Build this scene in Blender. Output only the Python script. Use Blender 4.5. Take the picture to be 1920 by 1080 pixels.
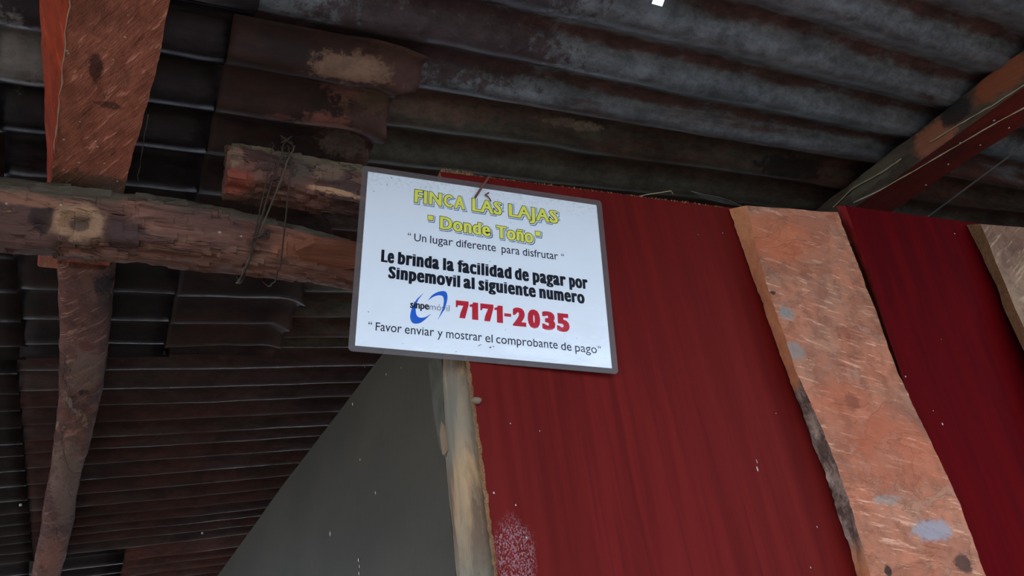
import bpy, bmesh, math, random
from mathutils import Vector, Matrix, noise
random.seed(7)
for o in list(bpy.data.objects): bpy.data.objects.remove(o)
SC = bpy.context.scene
COL = SC.collection
# ------------------------------------------------------------------ camera
CZ = 1.55                       # eye height of the phone that took the picture
W = Matrix(((0.89127, 0.10063, 0.44217), (-0.43411, 0.47126, 0.76776), (-0.13112, -0.87624, 0.4637)))
FPX = 1450.0
cam = bpy.data.cameras.new('camera'); cam.sensor_width = 36; cam.lens = 36*FPX/1920
cam.clip_start = .02
camo = bpy.data.objects.new('camera', cam); COL.objects.link(camo)
M = Matrix.Identity(4)
for r in range(3):
    M[r][0] = W[r][0]; M[r][1] = -W[r][1]; M[r][2] = -W[r][2]
M[2][3] = CZ
camo.matrix_world = M
SC.camera = camo
# ------------------------------------------------------------------ sky light and exposure
SC.view_settings.view_transform = 'Standard'; SC.view_settings.look = 'None'
SC.view_settings.gamma = 1; SC.view_settings.use_curve_mapping = False
SC.view_settings.exposure = 1.32
wd = bpy.data.worlds.new('overcast_sky'); SC.world = wd; wd.use_nodes = True
bg = wd.node_tree.nodes['Background']
bg.inputs[0].default_value = (0.66, 0.80, 1.0, 1); bg.inputs[1].default_value = 1.6
# ------------------------------------------------------------------ measuring helpers (world positions of points on real planes)
EYE = Vector((0, 0, CZ))
def ray(p): return W @ Vector((p[0]-960, p[1]-540, FPX))
WN = Vector((-492, -4131, 0)).normalized()          # front wall normal, facing the open side
WD = Vector((4131, -492, 0)).normalized()           # along the front wall
WP = Vector((0.32332921, 0.67133089, 0.42512264)).dot(WN) - .004
def onwall(p, off=0):
    r = ray(p); return EYE + r*((WP+off)/r.dot(WN))
def onx(p, x):
    r = ray(p); return EYE + r*(x/r.x)
def onz(p, z):
    r = ray(p); return EYE + r*(z/r.z)
LAP = 1.43
def roofz(x, y):
    z = CZ + .672 + .0772*x - .0159*y
    if y > LAP: z -= math.tan(math.radians(5))*(y-LAP)
    return z
def onroof(p, d=0):
    r = ray(p); k = (.672-d)/(r.z-.0772*r.x+.0159*r.y); return EYE + r*k
# ------------------------------------------------------------------ object helpers
def link(o, parent=None):
    COL.objects.link(o)
    if parent: o.parent = parent
    return o
def thing(name, label, cat, loc=(0, 0, 0), group=None, kind=None, mat=None):
    o = bpy.data.objects.new(name, None); o.empty_display_size = .05
    o.location = loc; link(o)
    if label: o['label'] = label
    if cat: o['category'] = cat
    if group: o['group'] = group
    if kind: o['kind'] = kind
    if mat is not None:
        o.matrix_world = mat
    return o
def mesh(name, vs, fs, mats, parent=None, smooth=True, fm=None, loc=None):
    """one mesh object from world-space vertices; loc = its own origin (parent's location by default)"""
    off = Vector(parent.location) if (parent and loc is None) else Vector(loc or (0, 0, 0))
    me = bpy.data.meshes.new(name)
    me.from_pydata([tuple(Vector(v)-off) for v in vs], [], fs)
    for m in (mats if isinstance(mats, (list, tuple)) else [mats]): me.materials.append(m)
    if smooth: me.polygons.foreach_set('use_smooth', [True]*len(fs))
    if fm: me.polygons.foreach_set('material_index', fm)
    me.update()
    o = bpy.data.objects.new(name, me); link(o, parent)
    if not parent: o.location = off
    return o
def local(name, vs, fs, mat, parent, smooth=False):
    me = bpy.data.meshes.new(name); me.from_pydata([tuple(v) for v in vs], [], fs)
    for m in (mat if isinstance(mat, (list, tuple)) else [mat]): me.materials.append(m)
    if smooth: me.polygons.foreach_set('use_smooth', [True]*len(fs))
    me.update(); o = bpy.data.objects.new(name, me); return link(o, parent)
def tag(o, label=None, cat=None, group=None, kind=None):
    if label: o['label'] = label
    if cat: o['category'] = cat
    if group: o['group'] = group
    if kind: o['kind'] = kind
    return o
def fbm(v, o=4): return noise.fractal(v, 1.0, 2.0, o)
def cat(pts, n):
    """Catmull-Rom resample of a list of Vectors into n+1 points"""
    P = [Vector(p) for p in pts]; P = [P[0]*2-P[1]] + P + [P[-1]*2-P[-2]]
    out = []
    segs = len(P)-3
    for i in range(n+1):
        t = i/n*segs; k = min(int(t), segs-1); t -= k
        a, b, c, d = P[k:k+4]
        out.append(.5*((2*b)+(c-a)*t+(2*a-5*b+4*c-d)*t*t+(3*b-a-3*c+d)*t*t*t))
    return out
def lin(pts, n):
    P = [Vector(p) for p in pts]; L = [0]
    for a, b in zip(P, P[1:]): L.append(L[-1]+(b-a).length)
    out = []; k = 0
    for i in range(n+1):
        s = L[-1]*i/n
        while k < len(P)-2 and L[k+1] < s: k += 1
        out.append(P[k].lerp(P[k+1], (s-L[k])/max(1e-9, L[k+1]-L[k])))
    return out
def tube(pts, rad, seg=8, jitter=0, close=True):
    vs = []; fs = []; n = len(pts)
    up = Vector((.13, .21, .97))
    for i, p in enumerate(pts):
        p = Vector(p); t = (Vector(pts[min(i+1, n-1)])-Vector(pts[max(i-1, 0)])).normalized()
        a = t.cross(up)
        if a.length < .05: a = t.cross(Vector((1, 0, 0)))
        a.normalize(); b = t.cross(a); r = rad[i] if isinstance(rad, (list, tuple)) else rad
        for k in range(seg):
            an = 2*math.pi*k/seg
            rr = r*(1+jitter*random.uniform(-1, 1)); vs.append(p+a*math.cos(an)*rr+b*math.sin(an)*rr)
    for i in range(n-1):
        for k in range(seg):
            k2 = (k+1) % seg; fs.append((i*seg+k, i*seg+k2, (i+1)*seg+k2, (i+1)*seg+k))
    if close:
        fs.append(tuple(range(seg))[::-1]); fs.append(tuple((n-1)*seg+k for k in range(seg)))
    return vs, fs
def join(parts):
    V = []; F = []
    for vs, fs in parts:
        b = len(V); V += list(vs); F += [tuple(i+b for i in f) for f in fs]
    return V, F
def blob(c, r, sq=(1, 1, 1), seed=0):
    bm = bmesh.new(); bmesh.ops.create_icosphere(bm, subdivisions=2, radius=1)
    vs = [Vector(c)+Vector((v.co.x*sq[0], v.co.y*sq[1], v.co.z*sq[2]))*r*(1+.3*noise.noise(v.co*1.5+Vector((seed*3.1, 0, 0)))) for v in bm.verts]
    fs = [tuple(v.index for v in f.verts) for f in bm.faces]; bm.free(); return vs, fs
# ------------------------------------------------------------------ material helper
class G:
    def __init__(s, name):
        s.m = bpy.data.materials.new(name); s.m.use_nodes = True; s.t = s.m.node_tree
        s.b = s.t.nodes['Principled BSDF']; s.c = s.n('ShaderNodeTexCoord').outputs['Object']
    def n(s, t): return s.t.nodes.new(t)
    def L(s, a, inp):
        if isinstance(a, bpy.types.NodeSocket): s.t.links.new(a, inp)
        else:
            if hasattr(inp.default_value, '__len__') and not isinstance(a, (int, float)):
                a = tuple(a)
                if len(inp.default_value) == 4 and len(a) == 3: a = a+(1,)
            inp.default_value = a
    def map(s, sc=(1, 1, 1), rot=(0, 0, 0), loc=(0, 0, 0), v=None):
        m = s.n('ShaderNodeMapping'); s.L(v or s.c, m.inputs[0]); m.inputs['Scale'].default_value = sc
        m.inputs['Rotation'].default_value = rot; m.inputs['Location'].default_value = loc; return m.outputs[0]
    def rmap(s, sc, rot):
        q = s.n('ShaderNodeVectorRotate'); q.rotation_type = 'EULER_XYZ'; s.L(s.c, q.inputs['Vector']); q.inputs['Rotation'].default_value = rot
        return s.map(sc, v=q.outputs[0])
    def noise(s, v, scale=5, det=5, rough=.6, dist=0):
        m = s.n('ShaderNodeTexNoise'); s.L(v, m.inputs['Vector']); m.inputs['Scale'].default_value = scale
        m.inputs['Detail'].default_value = det; m.inputs['Roughness'].default_value = rough
        m.inputs['Distortion'].default_value = dist; return m.outputs['Fac']
    def ramp(s, f, a, b, lo=0., hi=1.):
        m = s.n('ShaderNodeMapRange'); s.L(f, m.inputs[0]); m.inputs[1].default_value = a; m.inputs[2].default_value = b
        m.inputs[3].default_value = lo; m.inputs[4].default_value = hi; m.interpolation_type = 'SMOOTHSTEP'; return m.outputs[0]
    def mix(s, f, a, b, mode='MIX'):
        m = s.n('ShaderNodeMix'); m.data_type = 'RGBA'; m.blend_type = mode
        s.L(f, m.inputs[0]); s.L(a, m.inputs[6]); s.L(b, m.inputs[7]); return m.outputs[2]
    def math(s, op, a, b=0.):
        m = s.n('ShaderNodeMath'); m.operation = op; s.L(a, m.inputs[0]); s.L(b, m.inputs[1]); return m.outputs[0]
    def spot(s, c, r, amp=.5, nscale=30):
        """1 inside an ellipsoidal blot with a ragged outline, 0 outside (object coordinates)"""
        q = s.n('ShaderNodeVectorMath'); q.operation = 'SUBTRACT'; s.L(s.c, q.inputs[0]); q.inputs[1].default_value = c
        w = s.n('ShaderNodeVectorMath'); w.operation = 'DIVIDE'; s.L(q.outputs[0], w.inputs[0]); w.inputs[1].default_value = r
        l = s.n('ShaderNodeVectorMath'); l.operation = 'LENGTH'; s.L(w.outputs[0], l.inputs[0])
        d = s.math('ADD', l.outputs['Value'], s.math('MULTIPLY', s.math('SUBTRACT', s.noise(s.c, nscale, 6, .7), .5), amp*4))
        return s.ramp(d, .7, 1.15, 1, 0)
    def sep(s, v=None):
        m = s.n('ShaderNodeSeparateXYZ'); s.L(v or s.c, m.inputs[0]); return m.outputs
    def attr(s, name):
        m = s.n('ShaderNodeAttribute'); m.attribute_name = name; return m.outputs['Fac']
    def out(s, col, rough=.7, metal=0., bump=None, bs=.3, bd=.002, spec=.4):
        s.L(col, s.b.inputs['Base Color']); s.L(rough, s.b.inputs['Roughness']); s.L(metal, s.b.inputs['Metallic'])
        s.b.inputs['Specular IOR Level'].default_value = spec
        if bump is not None:
            b = s.n('ShaderNodeBump'); s.L(bump, b.inputs['Height']); b.inputs['Strength'].default_value = bs
            b.inputs['Distance'].default_value = bd; s.t.links.new(b.outputs[0], s.b.inputs['Normal'])
        return s.m
def rgb(r, g, b):
    f = lambda c: (c/255/12.92 if c/255 <= .04045 else ((c/255+.055)/1.055)**2.4)
    return (f(r), f(g), f(b))
def metal(name, zinc, rust, amt, seed=0, valley=0., spots=(), rough=.45, mt=.55, spk=.5, stretch=.35):
    g = G(name); v = g.map((stretch, 1, 1), loc=(seed*1.7, seed, 0))
    big = g.noise(v, 5, 8, .68, .4); f = g.ramp(big, .62-amt*.35, .74-amt*.35)
    if valley:
        a = g.ramp(g.math('ADD', g.attr('valley'), g.math('MULTIPLY', g.math('SUBTRACT', g.noise(g.map((.5, 1, 1)), 26, 6, .7), .5), .9)), .70, .98)
        f = g.math('MAXIMUM', f, g.math('MULTIPLY', a, valley))
    fine = g.noise(g.map((.7, 1, 1)), 70, 6, .75)
    blotch = g.noise(g.map((.6, 1, 1), loc=(seed, 0, 3)), 17, 6, .7)
    z = g.mix(g.ramp(blotch, .35, .7), zinc, tuple(c*.55 for c in zinc))
    r = g.mix(g.ramp(blotch, .4, .65), rust, tuple(c*.45 for c in rust))
    c = g.mix(f, z, r)
    for (ct, rr, colr, st) in spots:
        c = g.mix(g.math('MULTIPLY', g.spot(ct, rr, .6, 75), st), c, colr)
    c = g.mix(spk, c, g.mix(g.ramp(fine, .3, .72), (.35, .33, .33), (1.25, 1.2, 1.2)), 'MULTIPLY')
    ro = g.math('ADD', g.math('MULTIPLY', f, .25), g.ramp(fine, .3, .7, rough-.08, rough+.1))
    return g.out(c, ro, g.math('MULTIPLY', g.math('SUBTRACT', 1., g.math('MULTIPLY', f, .75)), mt), fine, .5, .0012, .5)
def wood(name, a, b, grain=(1, 14, 14), seed=0, saw=None, spots=(), top=None, rough=.75, dark=.5, bs=.6, sawcol=.45, ss=34, flake=None):
    """a,b = the two wood colours; grain = stretch; saw = (rotation, scale, strength) of the saw scratches"""
    g = G(name); v = g.map(grain, loc=(seed, seed*.7, seed*.3))
    n1 = g.noise(v, 4, 7, .65, .6); n2 = g.noise(g.c, 9, 5, .6); n3 = g.noise(v, 22, 5, .7)
    c = g.mix(g.ramp(n1, .32, .7), a, b)
    c = g.mix(g.ramp(n2, .45, .75, 0, .55), c, tuple(x*.45 for x in a))
    c = g.mix(dark, c, g.mix(g.ramp(n3, .3, .62), (.3, .27, .25), (1.2, 1.18, 1.15)), 'MULTIPLY')
    bump = n3
    if saw:
        s = g.noise(g.rmap(saw[1], saw[0]), 1.0, 4, .7, .3)
        c = g.mix(g.ramp(s, .56, .66, 0, saw[2]), c, tuple(min(1, x*2.4+.03) for x in b))
        c = g.mix(g.ramp(s, .40, .32, 0, saw[2]*sawcol*1.6), c, tuple(x*.3 for x in a))
        bump = g.math('ADD', n3, s)
    if flake:   # sharp edged scales of bark: (stretch, dark colour, pale colour, strength)
        k1 = g.noise(g.map(flake[0], loc=(seed, 1, 2)), 7, 6, .62, .8); k2 = g.noise(g.map(flake[0], loc=(3, seed, 5)), 11, 7, .7, .5)
        c = g.mix(g.ramp(k1, .53, .56, 0, flake[3]), c, flake[1]); c = g.mix(g.ramp(k2, .59, .62, 0, flake[3]), c, flake[2])
        bump = g.math('ADD', bump, g.math('MULTIPLY', g.ramp(k1, .53, .56), .6))
        bump = g.math('ADD', bump, g.math('MULTIPLY', g.ramp(k2, .59, .62), .5))
    for (ct, rr, colr, st) in spots:
        c = g.mix(g.math('MULTIPLY', g.spot(ct, rr, .45, ss), st), c, colr)
    if top:   # dust and moss lying on the upward side: (z where it begins, z where it is full, colour)
        zz = g.math('ADD', g.sep()[2], g.math('MULTIPLY', g.math('SUBTRACT', g.noise(g.map((.6, 1, 1)), 22, 6, .7), .5), .05))
        c = g.mix(g.ramp(zz, top[0], top[1], 0, .92), c, g.mix(g.ramp(n3, .3, .7), tuple(x*.6 for x in top[2]), top[2]))
    return g.out(c, rough, 0, bump, bs, .004, .3)
def plain(name, c, rough=.6, metal_=0, spec=.4, var=.25, sc=40):
    g = G(name); n = g.noise(g.c, sc, 5, .65)
    return g.out(g.mix(g.ramp(n, .3, .7), tuple(x*(1-var) for x in c), tuple(min(1, x*(1+var*.5)) for x in c)), rough, metal_, n, .2, .001, spec)
# ================================================================== SETTING
# ---- ground
gd = G('packed_earth'); n = gd.noise(gd.c, 2, 8, .7)
mground = gd.out(gd.mix(gd.ramp(n, .3, .7), rgb(84, 74, 62), rgb(116, 104, 90)), .95, 0, n, .5, .02)
N = 24; vs = []; fs = []
for i in range(N+1):
    for j in range(N+1):
        x, y = -14+28*i/N, -14+28*j/N; vs.append((x, y, .03*fbm(Vector((x, y, 0))*.6)-.02))
for i in range(N):
    for j in range(N):
        a = i*(N+1)+j; fs.append((a, a+N+1, a+N+2, a+1))
tag(mesh('floor', vs, fs, mground), kind='structure')
# ---- corrugated roof
RIDGE = [.42, .505, .585, .66, .74, .82, .905, .995, 1.09, 1.19, 1.29, 1.385, 1.455, 1.54, 1.62, 1.69, 1.77, 1.85, 1.91, 1.99, 2.08, 2.17, 2.26, 2.34, 2.415, 2.48, 2.56, 2.64, 2.745]
RSH = .0
def phase(y):
    y -= RSH
    if y <= RIDGE[0]: return (y-RIDGE[0])/.08
    if y >= RIDGE[-1]: return len(RIDGE)-1+(y-RIDGE[-1])/.09
    for k in range(len(RIDGE)-1):
        if y < RIDGE[k+1]: return k+(y-RIDGE[k])/(RIDGE[k+1]-RIDGE[k])
roof = thing('ceiling', None, None, (0, .5, 2.2), kind='structure')
def sheet(x0, x1, y0, y1, dz, mat, seed, dx=.03, amp=.0105, ragged0=None, ragged1=None, holes=(), dent=.003, curl=0, dyn=.009, ysag=None):
    nx = max(4, int((x1-x0)/dx)); ny = int((y1-y0)/dyn)
    vs = []; fs = []; val = []
    for j in range(ny+1):
        y = y0+(y1-y0)*j/ny
        a = x0+(ragged0(y) if ragged0 else 0); b = x1+(ragged1(y) if ragged1 else 0)
        for i in range(nx+1):
            t = i/nx; x = a+(b-a)*t
            ph = phase(y+.004*noise.noise(Vector((x*3, seed, y))))
            w = math.cos(2*math.pi*ph)
            z = roofz(x, y)+dz-amp*w + dent*fbm(Vector((x*2.2+seed*9, y*3, seed)))+.0012*noise.noise(Vector((x*18, y*14, seed)))
            if curl and t > .8: z -= curl*((t-.8)/.2)**2*(1+.8*noise.noise(Vector((y*14, 3, seed))))
            if curl: z += .009*noise.noise(Vector((x*16, y*13, seed+4)))*max(0, (t-.35)/.65)
            vs.append((x, y, z)); val.append(.5+.5*math.cos(2*math.pi*(ph-.52)))
    for j in range(ny):
        for i in range(nx):
            a = j*(nx+1)+i
            c = (Vector(vs[a])+Vector(vs[a+nx+2]))/2
            if any(((c.x-h[0])/h[2])**2+((c.y-h[1])/h[3])**2+.35*noise.noise(c*60) < 1 for h in holes): continue
            fs.append((a, a+1, a+nx+2, a+nx+1))
    o = mesh('roof_sheet', vs, fs, mat, roof)
    at = o.data.attributes.new('valley', 'FLOAT', 'POINT'); at.data.foreach_set('value', val)
    m = o.modifiers.new('thickness', 'SOLIDIFY'); m.thickness = .0008; m.offset = 1
    return o
rs = lambda x, y: tuple(Vector((onroof((x, y)).x, onroof((x, y)).y-.5, 0)))
DARK = rgb(62, 52, 54); BRN = rgb(70, 44, 36)
m_blue = metal('weathered_zinc_sheet', rgb(134, 142, 148), rgb(94, 56, 45), .26, 3, .9, rough=.55, mt=.2, stretch=.13, spk=.7,
               spots=[((.30, .09, 0), (.17, .07, 9), rgb(74, 50, 52), .85), ((.25, .0, 0), (.2, .05, 9), rgb(60, 44, 50), .8)])
m_bluel = metal('dark_zinc_sheet', rgb(66, 60, 64), rgb(58, 38, 34), .45, 8, .4, rough=.45, mt=.5,
                spots=[(rs(20, 70), (.075, .075, 9), rgb(142, 136, 132), .85)])
m_dark = metal('dark_rusted_sheet', DARK, rgb(52, 36, 32), .5, 5, .3, rough=.4, mt=.6)
m_dark2 = metal('black_rusted_sheet', rgb(62, 54, 58), rgb(56, 36, 32), .35, 11, .3, rough=.38, mt=.65,
                spots=[(rs(25, 85), (.05, .055, 9), rgb(150, 144, 140), .8)])
m_brown = metal('ragged_brown_sheet', rgb(64, 50, 50), rgb(72, 46, 40), .55, 6, .3, rough=.5, mt=.3, spk=.6,
                spots=[(rs(720, 180), (.05, .17, 9), rgb(92, 62, 54), .8), (rs(660, 112), (.05, .016, 9), rgb(158, 122, 98), .75), (rs(612, 215), (.036, .022, 9), rgb(158, 98, 84), .75), (rs(650, 160), (.03, .02, 9), rgb(140, 96, 84), .7),
                       (rs(640, 262), (.032, .017, 9), rgb(128, 112, 102), .75), (rs(525, 195), (.018, .006, 9), rgb(130, 80, 70), .7), (rs(700, 175), (.02, .02, 9), rgb(120, 96, 72), .5), (rs(640, 590), (.04, .15, 9), rgb(86, 56, 46), .8)])
m_green = metal('mouldy_brown_sheet', rgb(100, 96, 84), rgb(98, 64, 52), .5, 9, .7, rough=.65, mt=.1, spk=.7, stretch=.2,
                spots=[(rs(800, 212), (.10, .012, 9), rgb(128, 98, 86), .7), (rs(1080, 247), (.055, .006, 9), rgb(190, 172, 152), .8), (rs(850, 190), (.12, .022, 9), rgb(100, 66, 54), .6), (rs(1000, 235), (.12, .010, 9), rgb(112, 86, 74), .6),
                       (rs(1480, 320), (.08, .02, 9), rgb(36, 30, 28), .8)])
m_far = metal('far_rusted_sheet', rgb(92, 72, 70), rgb(90, 54, 46), .55, 14, .2, rough=.5, mt=.4)
m_far2 = metal('reddish_far_sheet', rgb(110, 76, 70), rgb(120, 72, 62), .7, 17, .2, rough=.6, mt=.2)
rag = lambda k, a: (lambda y: a*fbm(Vector((y*9, k, 0)))+a*.5*noise.noise(Vector((y*45, k, 2))))
rc = lambda y: .012*fbm(Vector((y*11, 5, 0)))+.007*noise.noise(Vector((y*50, 1, 2)))-.04*max(0, .06-abs(y-.93))/.06+(.015 if y < .66 else 0)
hx = onroof((1232, 2))
sheet(.075, 2.6, -.45, .668, 0, m_blue, 1, dx=.016, holes=[(hx.x, hx.y-.004, .013, .010)], dent=.006)
sheet(-1.6, .09, -.45, .628, -.006, m_bluel, 2)
sheet(-1.6, -.145, .60, 1.447, -.012, m_dark, 3)
sheet(-.155, .08, .60, 1.445, -.007, m_dark2, 4)
sheet(.07, .272, .612, 1.442, -.010, m_brown, 5, dx=.008, ragged1=rc, curl=.012)
sheet(.22, 2.6, .640, 1.442, .007, m_green, 6, dx=.02, dent=.006)
sheet(-1.6, -.165, 1.42, 2.72, .018, m_dark, 7)
sheet(-.175, 2.6, 1.42, 2.72, .024, m_far, 8)
sheet(-1.6, -.165, 2.69, 4.6, .014, m_dark2, 9, dx=.05)
sheet(-.175, .07, 2.69, 4.6, .010, m_dark2, 10, dx=.05)
sheet(.05, 2.6, 2.69, 4.6, .018, m_far2, 11, dx=.05)
V, F = join([blob(onroof(p)-Vector((0, 0, dd)), .0035, (1, 1, 1), i) for i, (p, dd) in enumerate([((383, 933), .105), ((48, 888), .075)])])  # white blobs standing in for daylight through pinholes in the roof
o = mesh('dropping_or_pinhole_speck', V, F, plain('pinhole_light_white', rgb(240, 238, 230), .8), roof); o['kind'] = 'stuff'
# ---- wooden front wall
def cross_slab(name, stations, mats, parent, n=160, ncol=6, jit=.0008, sidej=.0015, side_n=2, cat_=False, seed=0, side_mat=1, front_mat=0, rough=None, wane=None):
    """a board from stations [BL, FL, FR, BR] (back-left, front-left, front-right, back-right), top to bottom"""
    rs = cat if cat_ else lin
    # resample each rail against the first rail's parameter
    rails = []
    for q in range(4): rails.append(rs([s[q] for s in stations], n) if cat_ else [None])
    if not cat_:
        L = [0]
        for s0, s1 in zip(stations, stations[1:]): L.append(L[-1]+(Vector(s1[1])-Vector(s0[1])).length)
        rails = [[], [], [], []]; k = 0
        for i in range(n+1):
            s = L[-1]*i/n
            while k < len(L)-2 and L[k+1] < s: k += 1
            t = (s-L[k])/max(1e-9, L[k+1]-L[k])
            for q in range(4): rails[q].append(Vector(stations[k][q]).lerp(Vector(stations[k+1][q]), t))
    vs = []; fs = []; fm = []
    prof = []      # (rail a, rail b, t)
    for k in range(side_n+1): prof.append((0, 1, k/side_n, 's'))
    for k in range(1, ncol+1): prof.append((1, 2, k/ncol, 'f'))
    for k in range(1, side_n+1): prof.append((2, 3, k/side_n, 'r'))
    m = len(prof)
    for i in range(n+1):
        for (a, b, t, w) in prof:
            p = rails[a][i].lerp(rails[b][i], t)
            nz = WN
            d = jit*fbm(p*22+Vector((seed, 0, 0)))
            p = p+nz*d
            if w != 'f' or t > .999 or (w == 'f' and t < .001):
                e = sidej*.45*fbm(Vector((seed, 0, p.z*60)))+sidej*.6*noise.noise(Vector((seed, t*2, p.z*230)))
                p = p+WD*e
            if wane and w == 's':
                wv = wane(rails[1][i]); p = p+(WD*noise.noise(p*40)*.004+WN*noise.noise(p*60+Vector((4, 0, 0)))*.004+WD*.004*noise.noise(p*160))*wv*math.sin(math.pi*min(1, t+.12))
            vs.append(p)
    for i in range(n):
        for k in range(m-1):
            a = i*m+k; fs.append((a, a+1, a+m+1, a+m)); fm.append(front_mat if prof[k+1][3] == 'f' else side_mat)
        a = i*m; fs.append((a+m-1, a, a+m, a+2*m-1)); fm.append(side_mat)
    fs.append(tuple(range(m))); fm.append(side_mat); fs.append(tuple(n*m+k for k in range(m))[::-1]); fm.append(side_mat)
    o = mesh(name, vs, fs, mats, parent, smooth=True, fm=fm)
    md = o.modifiers.new('edges', 'EDGE_SPLIT'); md.split_angle = math.radians(50)
    return o
def down(p, q, z=.01):
    """continue the line p->q to the ground"""
    return q+(q-p)*((z-q.z)/(q.z-p.z))
def st(bl, fl, fr, off, th=.0, br=None):
    F1 = onwall(fl, off); F2 = onwall(fr, off)
    B1 = onwall(bl, off-th) if bl else F1-WN*th
    return [B1, F1, F2, F2-WN*(th)]
def extend(S): return S+[[down(a, b) for a, b in zip(S[-2], S[-1])]]
m_block = metal('light_block_sheet', rgb(60, 58, 58), rgb(60, 42, 36), .5, 21, 0, rough=.6, mt=.2)
def light_block_wall(name, a, b, h):
    n_ = 240; vs = []; fs = []
    d = (Vector(b)-Vector(a)); nrm_ = Vector((-d.y, d.x, 0)).normalized()
    for i in range(n_+1):
        p = Vector(a)+d*i/n_; q = p+nrm_*.009*math.sin(i*math.pi/4)
        vs += [(q.x, q.y, 0), (q.x, q.y, h)]
    for i in range(n_): fs.append((2*i, 2*i+2, 2*i+3, 2*i+1))
    o = mesh(name, vs, fs, m_block); m = o.modifiers.new('thickness', 'SOLIDIFY'); m.thickness = .001; o['kind'] = 'structure'
light_block_wall('light_block_right', (2.5, -.9, 0), (2.5, 4.45, 0), 2.38)  # unseen wall added to shut out sky light from the right
front = thing('wall_front', None, None, (.75, .62, 0), kind='structure')
gr = G('glossy_red_board'); v = gr.map((26, 26, 1.0)); s1 = gr.noise(v, 2.2, 6, .6, .25); s2 = gr.noise(gr.map((60, 60, 2)), 3, 4, .6)
c = gr.mix(gr.ramp(s1, .4, .72), rgb(108, 20, 16), rgb(90, 17, 15)); c = gr.mix(gr.ramp(s2, .52, .72, 0, .45), c, rgb(82, 14, 16))
c = gr.mix(gr.ramp(gr.noise(gr.map((8, 8, .6)), 1.6, 5, .6), .35, .7, 0, .45), c, rgb(92, 18, 12))
# flaked pale patch low beside the post
pc = onwall((968, 1045)); pl = pc-Vector((.75, .62, 0))
fl = gr.math('MULTIPLY', gr.spot(tuple(pl), (.022, .05, .036), .25, 30), gr.ramp(gr.noise(gr.map((1.2, 1.2, .8)), 520, 4, .7), .47, .60))
c = gr.mix(gr.math('MULTIPLY', fl, .4), c, rgb(190, 160, 165))
m_red = gr.out(c, gr.ramp(s1, .3, .7, .65, .75), 0, s1, .05, .001, .10)
gr = G('deep_red_board'); v = gr.map((26, 26, 1.0)); s1 = gr.noise(v, 2.2, 6, .6, .25)
c = gr.mix(gr.ramp(s1, .35, .7), rgb(88, 2, 6), rgb(72, 2, 6)); m_red2 = gr.out(c, .75, 0, s1, .04, .001, .05)
m_raw = wood('raw_board_edge', rgb(190, 140, 96), rgb(150, 112, 80), (30, 30, 30), 2, rough=.9, dark=.6)
g = G('red_board_edge'); nn = g.noise(g.c, 60, 4, .6)
m_rede = g.out(g.mix(g.ramp(nn, .35, .7), rgb(170, 44, 46), rgb(120, 26, 30)), .6, 0, nn, .2, .001, .3)
SAW = ((0, math.radians(-14), 0), (26, 26, 210), .55)
lc = lambda p, off=.035: tuple(onwall(p, off)-Vector((.75, .62, 0)))
m_bat = wood('orange_sawn_batten', rgb(186, 110, 78), rgb(160, 118, 94), (2.2, 2.2, 2), 3, saw=SAW, dark=.45, sawcol=.45, ss=120, flake=((1.2, 1.2, 2.2), rgb(150, 84, 60), rgb(172, 134, 112), .35),
             spots=[(lc((1755, 992)), (.030, .05, .013), rgb(150, 146, 152), .85), (lc((1480, 583)), (.012, .05, .009), rgb(140, 138, 130), .8),
                    (lc((1495, 655)), (.016, .05, .012), rgb(138, 134, 126), .7), (lc((1670, 935)), (.02, .05, .006), rgb(146, 140, 130), .6),
                    (lc((1605, 750)), (.012, .05, .012), rgb(82, 56, 44), .75), (lc((1673, 1068)), (.005, .05, .006), rgb(40, 28, 24), .9),
                    (lc((1812, 1055)), (.014, .05, .01), rgb(52, 36, 30), .8), (lc((1690, 850)), (.07, .05, .05), rgb(190, 92, 56), .35),
                    (lc((1450, 440)), (.07, .05, .04), rgb(196, 100, 58), .5), (lc((1610, 780)), (.06, .05, .05), rgb(188, 92, 58), .35),
                    (lc((1455, 545)), (.004, .05, .003), rgb(50, 30, 24), .9)])
gb = G('batten_side_and_bark'); nz1 = gb.noise(gb.c, 45, 7, .75); nz2 = gb.noise(gb.map((1, 1, .5)), 90, 6, .7)
bark = gb.mix(gb.ramp(nz1, .38, .64), rgb(112, 90, 78), rgb(206, 176, 156)); bark = gb.mix(gb.ramp(nz2, .6, .68), bark, rgb(200, 170, 130))
cut = gb.mix(gb.ramp(nz1, .35, .68), rgb(252, 170, 118), rgb(232, 146, 100))  # side coloured brighter than the front, in place of light from the left
zb0 = onwall((1490, 712), .03).z
f = gb.ramp(gb.math('ADD', gb.sep()[2], gb.math('MULTIPLY', gb.math('SUBTRACT', nz1, .5), .06)), zb0+.005, zb0-.01)
zb1 = onwall((1600, 1010), .03).z
f = gb.math('MULTIPLY', f, gb.ramp(gb.math('ADD', gb.sep()[2], gb.math('MULTIPLY', gb.math('SUBTRACT', nz2, .5), .08)), zb1-.03, zb1+.01))
m_bark = gb.out(gb.mix(f, cut, bark), .9, 0, nz1, .9, .006, .2)
m_bat2 = wood('grey_brown_batten', rgb(124, 88, 68), rgb(148, 120, 94), (2, 2, 2), 13, saw=((0, math.radians(35), 0), (14, 14, 170), .35), dark=.5)
# red board 1 (behind sign)
TH = .012
S = [st(None, (826, 321), (1420, 396), 0, TH), st(None, (846, 450), (1470, 500), 0, TH), st(None, (879, 672), (1560, 760), 0, TH), st(None, (911, 905), (1640, 980), 0, TH), st(None, (934, 1080), (1690, 1100), 0, TH)]
red1 = cross_slab('wall_board', extend(S), [m_red, m_raw], front, n=420, ncol=8, jit=.0006, sidej=.0035, seed=1)
red1['label'] = 'glossy red board behind the sign'
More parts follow.
